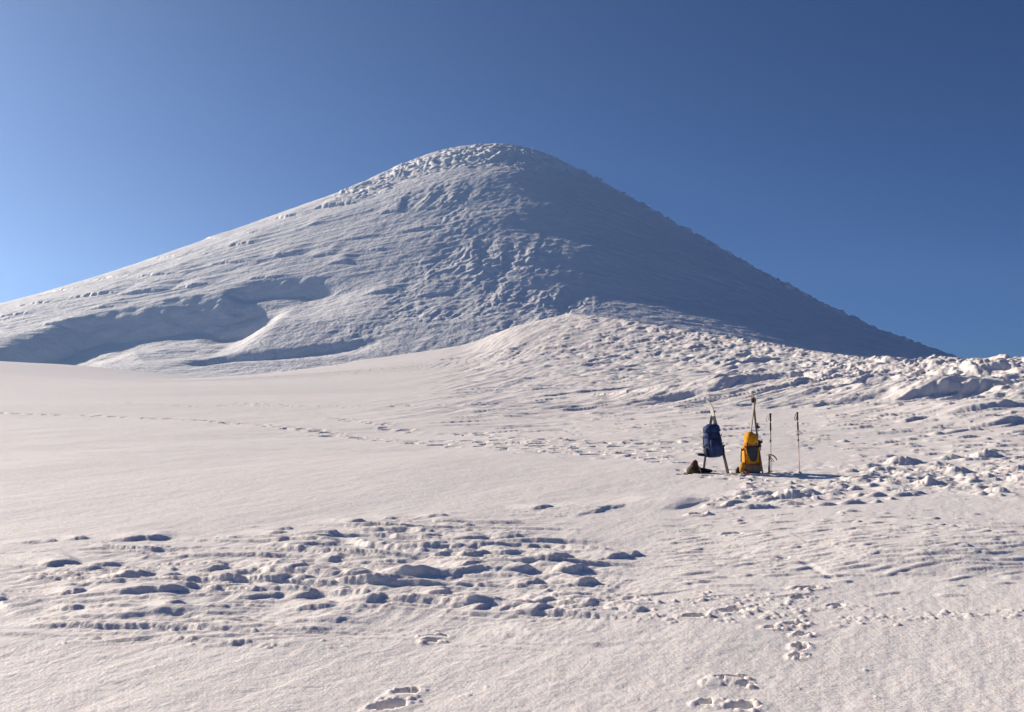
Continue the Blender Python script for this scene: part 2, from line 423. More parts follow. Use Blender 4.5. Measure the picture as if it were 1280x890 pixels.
# sastrugi, each as it lies in the photo: left end, right end, foot row, height on the picture
SAS = [(128, 214, 680, 8), (0, 50, 683, 3), (81, 111, 679, 5), (54, 72, 681, 4), (87, 134, 690, 4), (208, 259, 688, 3), (50, 101, 711, 10), (101, 150, 711, 6),
       (114, 138, 719, 8), (27, 56, 726, 4), (67, 111, 722, 5), (108, 195, 731, 11), (195, 228, 727, 7), (232, 289, 717, 8), (289, 322, 718, 5), (161, 195, 714, 4),
       (198, 222, 716, 4), (104, 238, 753, 11), (72, 108, 749, 8), (54, 101, 768, 5), (192, 232, 769, 8), (245, 289, 767, 4), (269, 306, 737, 7), (306, 363, 738, 8),
       (363, 400, 738, 10), (292, 360, 755, 12), (363, 393, 754, 12), (356, 417, 768, 8), (346, 392, 721, 10), (403, 430, 726, 9), (373, 422, 680, 8), (363, 424, 689, 7),
       (333, 361, 672, 6), (341, 366, 664, 4), (343, 363, 681, 5), (309, 340, 709, 5), (336, 366, 711, 6), (396, 430, 703, 5), (-20, 8, 762, 6), (400, 423, 677, 8),
       (400, 425, 686, 6), (432, 456, 658, 6), (532, 560, 649, 4), (477, 498, 652, 3), (523, 555, 676, 7), (560, 614, 678, 7), (614, 651, 675, 6), (516, 572, 702, 9),
       (569, 611, 703, 12), (614, 662, 700, 12), (681, 716, 702, 10), (745, 790, 702, 12), (783, 797, 695, 8), (569, 614, 718, 12), (629, 669, 721, 12), (699, 737, 719, 12),
       (463, 541, 730, 12), (418, 470, 727, 10), (643, 681, 734, 9), (702, 748, 735, 10), (583, 621, 770, 13), (620, 657, 770, 13), (653, 692, 774, 12), (667, 695, 758, 10),
       (702, 755, 763, 8), (453, 479, 762, 12), (418, 442, 746, 8), (530, 565, 745, 6), (660, 692, 639, 6), (404, 442, 783, 5), (794, 808, 770, 7), (430, 520, 706, 5),
       (440, 500, 690, 4), (470, 540, 667, 3), (545, 590, 660, 3), (600, 650, 655, 3), (300, 340, 660, 2), (260, 300, 676, 3), (150, 200, 700, 3), (240, 280, 745, 4)]
for i, (x0, x1, yb, th) in enumerate(SAS):
    x0, x1 = x0 - (x1 - x0) * .14, x1 + (x1 - x0) * .14
    d = at((x0 + x1) / 2, yb)[1]
    H = min(th, 10) * d / FPX * .66
    yb -= th * .45
    t = th * .36
    scarp([(x0, yb + t), (x0 * .6 + x1 * .4, yb + t * .1), (x1, yb - t)], H, H * 1.0, H * 20, .55, .3, .4, 400 + i, jag=.32, toe=1.8)
snap()
# the same wind at a smaller scale, in the lee of the big ones
PATCH = [(150, 720, 170, 52), (330, 718, 170, 60), (480, 710, 160, 62), (630, 705, 150, 62), (700, 735, 110, 45), (520, 665, 130, 22), (690, 640, 70, 10), (230, 790, 160, 20), (600, 775, 140, 22), (420, 770, 120, 24)]
def inpatch():
    u, v, ru, rv = RNG.choice(PATCH[:8] if U(0, 1) < .8 else PATCH)
    a, r = U(0, 6.283), U(0, 1) ** .7
    return u + ru * r * math.cos(a), v + rv * r * math.sin(a)
_u = np.linspace(-100, 1400, 151); _v = np.linspace(600, 889, 59)
for i in range(560):
    u, v = inpatch()
    x, y = at(u, v)
    s = U(0, 1) ** 2.2
    a = .05 + .28 * s
    H = (.003 + .011 * s) * U(.6, 1.3)
    dune(x, y, a * U(1.2, 2.4), H, H * U(.8, 1.3), H * U(4, 9), U(.05, .55), i)
ps = rows(5.5, 17, -33, 20)
pm = np.zeros(X[ps].shape, F32)
for u, v, ru, rv in PATCH[:6]: pm = np.maximum(pm, gauss(ps, u, v, ru, rv, 3))
Z[ps] += pm * (fbm(ps, .26, .010, 4, 340, WIND, 4.0, 'r', .55, warp=.2) + fbm(ps, 1.1, .025, 2, 346, (1, .2), 2.2))

snap()
# low terraces cut by the wind: each drops steeply towards the near side and runs out slowly behind
def terraces(sl, mask, lam, A, wfr, seed):
    x, y = X[sl], Y[sl]
    wc = x * .9 - y * .42; wa = x * .42 + y * .9
    p = y / lam + .16 * x / lam + 1.1 * perlin(x / (lam * 4.5), y / (lam * 2.0), seed) + .05 * perlin(wc / (lam * .55), wa / (lam * 3.0), seed + 1) + .02 * perlin(wc / (lam * .12), wa / (lam * 1.0), seed + 4)
    k = np.floor(p); f = p - k
    g = sstep(-.28, .3, perlin(x / (lam * 3.2) + k * 7.3, k * 3.7 + y * .2, seed + 2)) * mask
    w = wfr / lam
    prof = np.where(f < w, (f / w) ** 1.0, 1 - sstep(w, 1, f))
    Z[sl] += (A * g * prof).astype(F32)
terraces(ps, pm, .46, .052, .052, 360)
terraces(ps, pm, .22, .020, .020, 370)
snap()
# broken crust, clods
def clods(n, f, r0, r1, h):
    for i in range(n):
        u, v = f(); x, y = at(u, v); r = r0 + (r1 - r0) * U(0, 1) ** 3
        bump(x, y, r, r * h * U(.35, .8), U(1, 1.7), U(0, 3.14), 2.4)
for i in range(200):
    mound(RNG.gauss(925, 75), RNG.gauss(764, 11), U(4, 18) * U(.5, 1), U(1.2, 4.5), 1200 + i)
for i in range(70):
    t = U(1040, 1330); mound(t, 778 - (t - 1050) * .03 + RNG.gauss(0, 3), U(4, 14), U(1.5, 4), 1400 + i)
clods(110, lambda: (RNG.gauss(925, 75), RNG.gauss(764, 11)), .008, .04, .8)
clods(50, lambda: ((lambda t: (t, 778 - (t - 1050) * .03 + RNG.gauss(0, 3.2)))(U(1040, 1330))), .008, .035, .9)
clods(220, lambda: (RNG.gauss(720, 80), RNG.gauss(768, 16)), .006, .03, .7)
clods(260, lambda: (U(0, 1280), U(740, 890)), .004, .016, .7)
clods(160, lambda: (RNG.gauss(300, 120), RNG.gauss(795, 14)), .006, .024, .8)
# small bumps left by the sun and wind around the swell
for i in range(420):
    u, v = U(830, 1290), RNG.gauss(686, 22)
    x, y = at(u, v); H = U(.006, .02); dune(x, y, U(.06, .3), H, H * 1.5, H * 7, U(-.1, .6), i)
def footprint(u, v, L, dep, rot, n=12, rim=1.0):
    x, y = at(u, v)
    bump(x, y - .01, L * .55, .011, 1.6, rot, 2.2); snap()
    bump(x, y, L * .30, -dep, 1.75, rot, 3.2)
    bump(x + U(-.03, .03), y + U(-.02, .02), L * .2, -dep * .5, 1.3, rot + U(-.6, .6), 3)
    for k in range(n):
        a = U(0, 6.283); q = U(.85, 1.5); c, s = math.cos(rot), math.sin(rot)
        e, g = L * .55 * q * math.cos(a), L * .32 * q * math.sin(a)
        r = U(.006, .020) * rim
        bump(x + e * c - g * s, y + e * s + g * c, r, r * U(.35, .8), U(1, 1.6), U(0, 3), 2.4)
for u, v, L, rot in [(545, 797, .16, .3), (541, 803, .14, .2), (505, 868, .20, .9), (485, 884, .22, .5), (892, 858, .15, .9), (912, 854, .17, .1), (930, 861, .12, -.2), (1000, 812, .17, 1.2), (996, 825, .15, 1.0),
                     (968, 789, .16, .3), (995, 784, .17, .2), (1005, 797, .14, .2), (1012, 738, .22, .3), (1045, 760, .18, .8), (1000, 751, .16, .4), (890, 884, .16, .2), (930, 888, .18, .4), (918, 768, .22, .3), (870, 775, .2, .2),
                     (915, 667, .24, .3), (975, 700, .20, .3)]:
    footprint(u, v, L * .98, .09, rot)
sc_ = [at(*p) for p in [(1004, 704), (1020, 714), (1038, 724)]]
for t in np.linspace(0, 1, 14):
    bump(sc_[0][0] * (1 - t) + sc_[2][0] * t, sc_[0][1] * (1 - t) + sc_[2][1] * t, .05, -.008, 1.2, .4)

snap()
# hummocks between the gear and the right-hand edge
for i, (u, v, w_, h_) in enumerate([(992, 620, 38, 15), (1010, 615, 26, 9), (1137, 578, 34, 11), (1234, 571, 28, 11), (1078, 599, 28, 9), (1166, 603, 26, 11), (1232, 596, 24, 8),
                                    (1250, 614, 16, 10), (945, 634, 44, 7), (1110, 585, 30, 6), (1200, 588, 30, 7), (1270, 588, 30, 8), (1040, 606, 30, 6), (1125, 600, 24, 6), (1190, 572, 20, 5), (1285, 600, 30, 9)]):
    mound(u, v, w_ * 1.25, h_ * 1.25, 500 + i * 3)
    for k in range(2): mound(u + U(-1.3, 1.3) * w_, v + U(-.5, .6) * h_, w_ * U(.3, .6), h_ * U(.3, .6), 600 + i * 12 + k * 3)
scarp([(812, 637), (845, 628), (875, 622), (900, 620)], .08, .3, 1.6, .45, .4, .3, 530, jag=.4)
scarp([(700, 647), (760, 634), (800, 628), (845, 621)], .04, .12, 1.2, .4, .3, .3, 531, jag=.4)
for i in range(360):
    t = U(0, 1); u = 900 + 400 * t ** .8; v = 622 - 40 * t + RNG.gauss(0, 12)
    if u < 1040 and v < 597: continue
    x, y = at(u, v); s = U(0, 1) ** 2
    H = .01 + .05 * s
    dune(x, y, H * U(2, 5), H, H * U(.8, 1.4), H * U(3, 6), U(-.2, .6), i)
hs = rows(15, 40, 3, 33)
hm = np.maximum(gauss(hs, 1160, 592, 150, 18, 2.4), .5 * gauss(hs, 960, 622, 80, 10, 2.4))
Z[hs] += hm * fbm(hs, .8, .05, 4, 350, WIND, 1.6, 'b', .55, warp=.4)
snap()
for i in range(110):
    t = U(0, 1); mound(880 + 420 * t, 626 - 44 * t + RNG.gauss(0, 9), U(5, 15), U(2, 5.5), 900 + i)
# rougher snow beyond the gear and to the right
for i in range(620):
    u, v = U(640, 1290), U(508, 580)
    if u < 860 and (v < 520 or v > 572): continue
    x, y = at(u, v)
    if y < 27.0 and 840 < u < 1065 or 930 < u < 1025 and v < 530: continue
    k = (y / 40) ** .8
    H = U(.02, .07) * k * (1.4 if u > 1050 else 1.0)
    dune(x, y, H * U(3, 10), H, H * U(.9, 1.5), H * U(4, 9), U(-.1, .5), i)

snap()
# tracks that cross the field
def track(pts, step, spread, r0=.16, r1=.27, dep=.18):
    line = cat([at(*p) for p in pts], 20)
    seg = np.hypot(*(line[1:] - line[:-1]).T); cum = np.concatenate([[0], np.cumsum(seg)])
    for k, s in enumerate(np.arange(0, cum[-1], step)):
        x = np.interp(s, cum, line[:, 0]); y = np.interp(s, cum, line[:, 1])
        x += RNG.gauss(0, spread) + (.12 if k % 2 else -.12); y += RNG.gauss(0, spread) + (.14 if k % 2 else -.14)
        r = U(r0, r1)
        bump(x, y, r * 1.9, .05 * U(.4, 1.3), 1.4, U(0, .6), 1.6)
        bump(x, y, r, -(dep + .03) * U(.7, 1.2), 1.5, U(-.2, .6), 2.6)
track([(-30, 516), (120, 520), (250, 527), (400, 540), (470, 548), (560, 553), (650, 557), (740, 563), (850, 573)], .62, .10)
track([(400, 541), (470, 549), (560, 556), (640, 561), (730, 566), (860, 577)], .6, .35)
track([(540, 552), (640, 555), (720, 560), (870, 566)], .5, .7)
track([(420, 523), (500, 537), (576, 541), (673, 551), (780, 556), (870, 552)], .62, .25)
track([(620, 550), (700, 558), (800, 562), (870, 560)], .5, .8)
track([(160, 503), (200, 509), (300, 509), (450, 508), (600, 505), (680, 497)], .75, .3, .14, .24, .1)
track([(300, 506), (420, 509), (520, 506)], .8, .5, .14, .24, .1)
track([(880, 640), (950, 600), (930, 592)], .6, .05, .09, .13, .05)
for i in range(75):
    u, v = U(850, 1010), RNG.gauss(589, 3.5)
    x, y = at(u, v); bump(x, y, U(.05, .10), -U(.03, .075), 1.6, U(-.4, .8), 2.6); bump(x + U(-.15, .15), y + U(-.12, .12), U(.02, .05), U(.01, .025), 1.3, U(0, 3), 2.2)
# the pad where the packs stand: packed flat
print('detail', round(time.time() - T0, 1))
# ------------------------------------------------------------------ into Blender
import bpy, bmesh
from mathutils import Vector, Matrix
SC = bpy.context.scene
COL = SC.collection

def tag(o, label=None, cat=None, group=None, kind=None):
    if label: o['label'] = label
    if cat: o['category'] = cat
    if group: o['group'] = group
    if kind: o['kind'] = kind
    return o

def nmat(name):
    m = bpy.data.materials.new(name); m.use_nodes = True
    nt = m.node_tree; b = nt.nodes['Principled BSDF']
    return m, nt, b

def snow_mat(name, col, grain, s1, d1, s2, d2, rough=.6, sss=0):
    m, nt, b = nmat(name)
    N, L = nt.nodes, nt.links
    tc = N.new('ShaderNodeTexCoord')
    def noise(scale, detail=3.0, rgh=.6):
        n = N.new('ShaderNodeTexNoise'); n.inputs['Scale'].default_value = scale
        n.inputs['Detail'].default_value = detail; n.inputs['Roughness'].default_value = rgh
        L.new(tc.outputs['Object'], n.inputs['Vector']); return n
    n0 = noise(grain, 4)
    mx = N.new('ShaderNodeMix'); mx.data_type = 'RGBA'
    mx.inputs['A'].default_value = (*[c * .955 for c in col], 1); mx.inputs['B'].default_value = (*col, 1)
    rmp = N.new('ShaderNodeMapRange'); rmp.inputs[1].default_value = .35; rmp.inputs[2].default_value = .65
    L.new(n0.outputs[0], rmp.inputs[0]); L.new(rmp.outputs[0], mx.inputs['Factor'])
    L.new(mx.outputs['Result'], b.inputs['Base Color'])
    b.inputs['Roughness'].default_value = rough
    b.inputs['Specular IOR Level'].default_value = .25
    n1 = noise(s1, 3, .65); n2 = noise(s2, 4, .6)
    b1 = N.new('ShaderNodeBump'); b1.inputs['Strength'].default_value = 1; b1.inputs['Distance'].default_value = d1
    b2 = N.new('ShaderNodeBump'); b2.inputs['Strength'].default_value = 1; b2.inputs['Distance'].default_value = d2
    L.new(n1.outputs[0], b1.inputs['Height']); L.new(n2.outputs[0], b2.inputs['Height'])
    L.new(b1.outputs[0], b2.inputs['Normal']); L.new(b2.outputs[0], b.inputs['Normal'])
    if sss:
        b.inputs['Subsurface Weight'].default_value = 1.0; b.inputs['Subsurface Radius'].default_value = (1.0, .85, .75); b.inputs['Subsurface Scale'].default_value = sss
    return m

def haze():
    bm = bmesh.new(); bmesh.ops.create_cube(bm, size=1.0)
    me = bpy.data.meshes.new('haze'); bm.to_mesh(me); bm.free()
    o = bpy.data.objects.new('haze', me); COL.objects.link(o)
    z0, z1 = float(Z.min()) - 1.5, float(Z.max()) + 6
    o.location = (0, 0, (z0 + z1) / 2); o.scale = (2480, 2480, z1 - z0)
    m = bpy.data.materials.new('thin_mountain_air'); m.use_nodes = True; nt = m.node_tree
    nt.nodes.clear(); out = nt.nodes.new('ShaderNodeOutputMaterial'); v = nt.nodes.new('ShaderNodeVolumePrincipled')
    v.inputs['Color'].default_value = (.44, .72, 1, 1); v.inputs['Density'].default_value = HAZE; v.inputs['Anisotropy'].default_value = .5
    nt.links.new(v.outputs[0], out.inputs['Volume']); me.materials.append(m)
    tag(o, kind='stuff')
HAZE = .00022
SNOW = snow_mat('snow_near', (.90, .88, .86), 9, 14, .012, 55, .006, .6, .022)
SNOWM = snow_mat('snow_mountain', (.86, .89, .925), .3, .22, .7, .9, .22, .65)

def rime_mix(m, rime):
    """white rime crust over the bluer wind-packed firn"""
    nt = m.node_tree; N, L = nt.nodes, nt.links; b = N['Principled BSDF']
    src = b.inputs['Base Color'].links[0].from_socket
    a = N.new('ShaderNodeAttribute'); a.attribute_name = 'rime'
    mx = N.new('ShaderNodeMix'); mx.data_type = 'RGBA'; mx.inputs['B'].default_value = (*rime, 1)
    L.new(a.outputs['Fac'], mx.inputs['Factor']); L.new(src, mx.inputs['A']); L.new(mx.outputs['Result'], b.inputs['Base Color'])
rime_mix(SNOWM, (.95, .96, .965))

def sheet():
    ii = np.arange((NR - 1) * (NC - 1)).reshape(NR - 1, NC - 1)
    r, c = np.divmod(ii, NC - 1)
    a = (r * NC + c).astype(np.int32)
    quads = np.stack([a, a + 1, a + NC + 1, a + NC], -1)
    co = np.stack([X, Y, Z], -1).reshape(-1, 3).astype(F32)
    ism = (ISM[:-1, :-1] > .5)
    def mk(name, mask, mat, att=None):
        q = quads[mask]
        used = np.zeros(NR * NC, bool); used[q.ravel()] = True
        idx = np.cumsum(used) - 1
        q2 = idx[q].astype(np.int32); v = co[used]
        me = bpy.data.meshes.new(name)
        me.vertices.add(len(v)); me.vertices.foreach_set('co', v.ravel())
        me.loops.add(q2.size); me.loops.foreach_set('vertex_index', q2.ravel())
        me.polygons.add(len(q2))
        me.polygons.foreach_set('loop_start', np.arange(0, q2.size, 4, dtype=np.int32))
        me.polygons.foreach_set('use_smooth', np.ones(len(q2), bool))
        me.update(calc_edges=True)
        me.materials.append(mat)
        if att is not None:
            at_ = me.attributes.new('rime', 'FLOAT', 'POINT'); at_.data.foreach_set('value', att.ravel()[used].astype(F32))
        o = bpy.data.objects.new(name, me); COL.objects.link(o)
        return tag(o, kind='structure')
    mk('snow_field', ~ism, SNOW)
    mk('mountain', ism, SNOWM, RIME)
sheet()
haze()
print('sheet', round(time.time() - T0, 1))
# ------------------------------------------------------------------ the gear on the snow
D0 = at(930, 588)[1]; MPX = D0 / FPX
def W(u, v, dy=0.0):
    """the point at depth D0 + dy that shows at photo pixel (u, v)"""
    d = ray(u, v); p = d * ((D0 + dy) / d[1]); return Vector((p[0], p[1], p[2] + EYE))
def onsnow(u, v, dy=0.0):
    p = W(u, v, dy); p.z = hz(p.x, p.y); return p

def cloth(name, col, col2=None, rough=.8, scale=60, bump=.004, sheen=.0):
    m, nt, b = nmat(name); N, L = nt.nodes, nt.links
    tc = N.new('ShaderNodeTexCoord'); n = N.new('ShaderNodeTexNoise'); n.inputs['Scale'].default_value = 9; n.inputs['Detail'].default_value = 4
    L.new(tc.outputs['Object'], n.inputs['Vector'])
    mx = N.new('ShaderNodeMix'); mx.data_type = 'RGBA'
    mx.inputs['A'].default_value = (*(col2 or [c * .72 for c in col]), 1); mx.inputs['B'].default_value = (*col, 1)
    mr = N.new('ShaderNodeMapRange'); mr.inputs[1].default_value = .35; mr.inputs[2].default_value = .62
    L.new(n.outputs[0], mr.inputs[0]); L.new(mr.outputs[0], mx.inputs['Factor']); L.new(mx.outputs['Result'], b.inputs['Base Color'])
    n2 = N.new('ShaderNodeTexNoise'); n2.inputs['Scale'].default_value = scale; L.new(tc.outputs['Object'], n2.inputs['Vector'])
    bp = N.new('ShaderNodeBump'); bp.inputs['Distance'].default_value = bump; L.new(n2.outputs[0], bp.inputs['Height']); L.new(bp.outputs[0], b.inputs['Normal'])
    b.inputs['Roughness'].default_value = rough; b.inputs['Specular IOR Level'].default_value = .35
    return m
BLUE = cloth('blue_nylon', (.020, .050, .17), (.011, .025, .085))
NAVY = cloth('navy_webbing', (.012, .018, .045))
YEL = cloth('yellow_nylon', (.82, .38, .010), (.50, .20, .006))
YEL2 = cloth('dull_yellow_padding', (.50, .27, .03), (.30, .14, .02))
MESH = cloth('grey_mesh', (.085, .095, .10), (.05, .055, .06), .9, 140, .003)
GREY = cloth('grey_base_fabric', (.20, .19, .165), (.13, .12, .105))
RED = cloth('rust_red_webbing', (.33, .06, .025))
BLK = cloth('black_fabric', (.016, .016, .018), (.008, .008, .009))
OLV = cloth('olive_brown_cloth', (.085, .068, .030), (.040, .032, .016))
MAR = cloth('maroon_wool', (.10, .018, .022), (.06, .01, .012))
CRM = cloth('cream_webbing', (.62, .56, .44))
def paint(name, col, rough=.35, metal=0.0):
    m, nt, b = nmat(name); N, L = nt.nodes, nt.links
    tc = N.new('ShaderNodeTexCoord'); n = N.new('ShaderNodeTexNoise'); n.inputs['Scale'].default_value = 14; n.inputs['Detail'].default_value = 5
    L.new(tc.outputs['Object'], n.inputs['Vector'])
    mx = N.new('ShaderNodeMix'); mx.data_type = 'RGBA'; mx.inputs['A'].default_value = (*[c * .8 for c in col], 1); mx.inputs['B'].default_value = (*col, 1)
    L.new(n.outputs[0], mx.inputs['Factor']); L.new(mx.outputs['Result'], b.inputs['Base Color'])
    b.inputs['Roughness'].default_value = rough; b.inputs['Metallic'].default_value = metal
    return m
WHT = paint('sunlit_ski_tip', (.80, .78, .72)); SKD = paint('dark_ski_top', (.045, .045, .05)); SKG = paint('grey_brown_ski_top', (.20, .17, .12))  # the white puts sunlight on one ski tip into its colour
SKC = paint('cream_ski_skin', (.62, .52, .34), .8); SKB = paint('blue_black_ski_top', (.03, .04, .07))
PLA = paint('black_plastic', (.018, .018, .02), .45); ALU = paint('worn_aluminium', (.50, .48, .46), .35, 1.0)
SHD = paint('dark_red_pole_paint', (.24, .06, .045), .45); SHL = paint('bronze_pole_paint', (.36, .18, .13), .4); RDP = paint('red_paint', (.55, .05, .03), .5); GRP = paint('brown_red_rubber', (.17, .045, .035), .7)

def link(name, bm, mats, parent=None, smooth=True):
    me = bpy.data.meshes.new(name); bmesh.ops.recalc_face_normals(bm, faces=bm.faces[:]); bm.to_mesh(me); bm.free()
    for m in (mats if isinstance(mats, (list, tuple)) else [mats]): me.materials.append(m)
    me.polygons.foreach_set('use_smooth', np.full(len(me.polygons), smooth))
    o = bpy.data.objects.new(name, me); COL.objects.link(o)
    if parent: o.parent = parent
    return o
def empty(name, loc, rot=None):
    o = bpy.data.objects.new(name, None); o.empty_display_size = .1; COL.objects.link(o); o.location = loc
    if rot: o.rotation_euler = rot
    return o

def loft(bm, secs, n=28, ex=3.2, wr=0.0, seed=0, M=None):
    """rounded-box loft: secs = (z, half width, half depth, x offset, y offset)"""
    from mathutils import noise as mn
    rings = []
    for z, a, b, ox, oy in secs:
        ring = []
        for k in range(n):
            t = 2 * math.pi * k / n; c, s = math.cos(t), math.sin(t)
            q = (abs(c) ** ex + abs(s) ** ex) ** (-1 / ex)
            p = Vector((ox + a * q * c, oy + b * q * s, z))
            if wr:
                f = mn.noise(Vector((p.x * 9 + seed, p.y * 9, p.z * 13))) + .6 * mn.noise(Vector((p.x * 22, p.y * 22 + seed, p.z * 30)))
                p += Vector((c, s, .3)) * wr * f
            ring.append(bm.verts.new(M @ p if M else p))
        rings.append(ring)
    for r0, r1 in zip(rings[:-1], rings[1:]):
        for k in range(n): bm.faces.new((r0[k], r0[(k + 1) % n], r1[(k + 1) % n], r1[k]))
    bm.faces.new(rings[0][::-1]); bm.faces.new(rings[-1])
def secs_box(z0, z1, a, b, ox=0, oy=0, rnd=.06, n=9, ta=1.0, tb=1.0):
    out = []
    for i in range(n):
        t = i / (n - 1); z = z0 + (z1 - z0) * t
        e = min(t, 1 - t) * (z1 - z0) / rnd
        k = 1 if e >= 1 else math.sqrt(max(0, 1 - (1 - e) ** 2)) * .55 + .45
        out.append((z, a * k * (1 + (ta - 1) * t), b * k * (1 + (tb - 1) * t), ox, oy))
    return out
def tube(bm, pts, r, n=8, r1=None):
    pts = [Vector(p) for p in pts]; rings = []
    for i, p in enumerate(pts):
        t = (pts[min(i + 1, len(pts) - 1)] - pts[max(i - 1, 0)]).normalized()
        u = t.cross(Vector((0, 1, .01))); u = (u if u.length > .05 else t.cross(Vector((1, 0, 0)))).normalized(); v = t.cross(u)
        rr = r if r1 is None else r + (r1 - r) * i / (len(pts) - 1)
        rings.append([bm.verts.new(p + (u * math.cos(2 * math.pi * k / n) + v * math.sin(2 * math.pi * k / n)) * rr) for k in range(n)])
    for a, b in zip(rings[:-1], rings[1:]):
        for k in range(n): bm.faces.new((a[k], a[(k + 1) % n], b[(k + 1) % n], b[k]))
    bm.faces.new(rings[0][::-1]); bm.faces.new(rings[-1])
def ribbon(bm, pts, w, th, side):
    """flat webbing strap along pts, w wide along `side`, th thick"""
    pts = [Vector(p) for p in pts]; side = Vector(side).normalized(); rings = []
    for i, p in enumerate(pts):
        t = (pts[min(i + 1, len(pts) - 1)] - pts[max(i - 1, 0)]).normalized(); nn = t.cross(side).normalized(); s = nn.cross(t)
        rings.append([bm.verts.new(p + s * w * a + nn * th * b) for a, b in ((-.5, -.5), (.5, -.5), (.5, .5), (-.5, .5))])
    for a, b in zip(rings[:-1], rings[1:]):
        for k in range(4): bm.faces.new((a[k], a[(k + 1) % 4], b[(k + 1) % 4], b[k]))
    bm.faces.new(rings[0][::-1]); bm.faces.new(rings[-1])
def box(bm, c, s, bev=.004):
    r = bmesh.ops.create_cube(bm, size=1.0, matrix=Matrix.Translation(c) @ Matrix.Diagonal((*s, 1)))
    es = list({e for v in r['verts'] for e in v.link_edges})
    bmesh.ops.bevel(bm, geom=es, offset=bev, segments=2, affect='EDGES', profile=.6)

# ---- skis
def ski(tail, tip, face, top, under, bind_at, label, width=1.0, skin=None, bury=.06, tipc=None):
    """tail and tip in world space; face = the way the top sheet looks"""
    L = (tip - tail).length + bury; ax = (tip - tail).normalized()
    nrm = (Vector(face) - ax * Vector(face).dot(ax)).normalized(); wd = ax.cross(nrm)
    org = tail - ax * bury
    R = Matrix((wd, ax, nrm)).transposed().to_4x4(); R.translation = org
    bm = bmesh.new(); n = 44; rings = []
    for i in range(n + 1):
        s = i / n
        w = (.088 - .026 * math.sin(math.pi * min(s / .86, 1)) + .022 * s) * width * .5
        if s > .9: w *= math.sqrt(max(0.0, 1 - ((s - .9) / .1) ** 2)) * .97 + .03
        if s < .02: w *= .7 + .3 * s / .02
        lift = 1.15 * max(0, s - .84) ** 2 * L * 1.6 - .012 * math.sin(math.pi * min(1, s / .85))
        th = .011 + .006 * math.sin(math.pi * min(1, s / .9))
        y = s * L
        rings.append([bm.verts.new((a * w, y, lift + b * th)) for a, b in ((-1, -.5), (1, -.5), (1, .1), (.82, .5), (-.82, .5), (-1, .1))])
    for i in range(n):
        a, b = rings[i], rings[i + 1]
        for k in range(6):
            f = bm.faces.new((a[k], a[(k + 1) % 6], b[(k + 1) % 6], b[k]))
            f.material_index = (3 if tipc and i / n > tipc else 2 if skin and i / n < skin else 1) if k in (0, 2, 3, 4) and (k == 0 or tipc and i / n > tipc) else 0
    bm.faces.new(rings[0][::-1]); bm.faces.new(rings[-1])
    o = link('ski', bm, [top, under, SKC, WHT], None, False); o.matrix_world = R
    tag(o, label, 'ski', 'skis carried on the two backpacks')
    bm = bmesh.new(); yb = bind_at * L
    box(bm, Vector((0, yb + .16, .024)), (.07, .07, .028)); box(bm, Vector((-.032, yb + .16, .048)), (.012, .03, .03)); box(bm, Vector((.032, yb + .16, .048)), (.012, .03, .03)); box(bm, Vector((0, yb + .215, .03)), (.03, .06, .014))
    link('toe_binding', bm, PLA, o, False)
    bm = bmesh.new()
    box(bm, Vector((0, yb - .17, .022)), (.065, .11, .026)); box(bm, Vector((0, yb - .15, .055)), (.05, .05, .045), .01); box(bm, Vector((0, yb - .115, .078)), (.03, .05, .008))
    link('heel_binding', bm, PLA, o, False)
    bm = bmesh.new(); box(bm, Vector((-.02, yb - .02, .022)), (.012, .09, .008)); box(bm, Vector((.03, yb - .04, .045)), (.006, .13, .006), .002); box(bm, Vector((-.03, yb - .04, .045)), (.006, .13, .006), .002)
    link('brake', bm, ALU, o, False)
    return o
ski(onsnow(910, 584, -.05), W(886, 498, .18), (-.9, -.42, .2), SKD, SKD, .54, 'long ski with white lit tip standing highest over the blue backpack', 1.0, tipc=.76)  # dark ski, its tip section coloured white as the sunlit end
ski(onsnow(879.5, 581, .12), W(891, 512, .24), (.75, -.6, .1), SKB, SKD, .60, 'short dark ski left of its pair, crossed under the white tip above the blue backpack', .9)
ski(onsnow(931, 587, .02), W(943.6, 490, .20), (-.93, -.36, .1), SKG, SKC, .30, 'long grey-brown ski rising to the slim topmost tip behind the yellow backpack', .8)
ski(onsnow(953.5, 587.5, -.04), W(941, 499, .24), (.8, -.6, .1), SKG, SKD, .53, 'dark-edged ski with a black binding, on the pole side of the yellow backpack', .8)

# ---- blue backpack, strapped to its skis clear of the snow
ctr = W(893.6, 571.5, -.02)
t = empty('backpack', ctr, (math.radians(-7), math.radians(-5), math.radians(8)))
tag(t, 'dark blue backpack hung between two crossed skis, clear of the snow', 'backpack', 'backpacks carrying skis')
hw = 10.2 * MPX
bm = bmesh.new(); loft(bm, [(0.0, hw * .62, .07, 0, 0), (.012, hw * .8, .105, 0, 0), (.05, hw * .92, .13, 0, -.005), (.14, hw * 1.0, .145, .0, -.01), (.26, hw * 1.04, .15, 0, -.01), (.38, hw * 1.02, .145, 0, 0), (.48, hw * .95, .13, 0, 0), (.52, hw * .8, .11, 0, 0)], wr=.020, seed=3)
body = link('main_compartment', bm, BLUE, t)
bm = bmesh.new(); loft(bm, [(.49, hw * .80, .125, 0, -.01), (.51, hw * .98, .15, 0, -.015), (.56, hw * 1.0, .155, 0, -.015), (.61, hw * .92, .14, 0, -.01), (.645, hw * .72, .10, 0, 0), (.66, hw * .35, .05, 0, 0)], wr=.022, seed=9)
lid = link('lid', bm, BLUE, t)
bm = bmesh.new(); loft(bm, [(.07, .05, .02, .0, -.145), (.09, hw * .62, .035, 0, -.15), (.2, hw * .68, .04, 0, -.158), (.33, hw * .62, .035, 0, -.155), (.36, .06, .02, 0, -.145)], wr=.008, seed=5)
link('front_pocket', bm, BLUE, t)
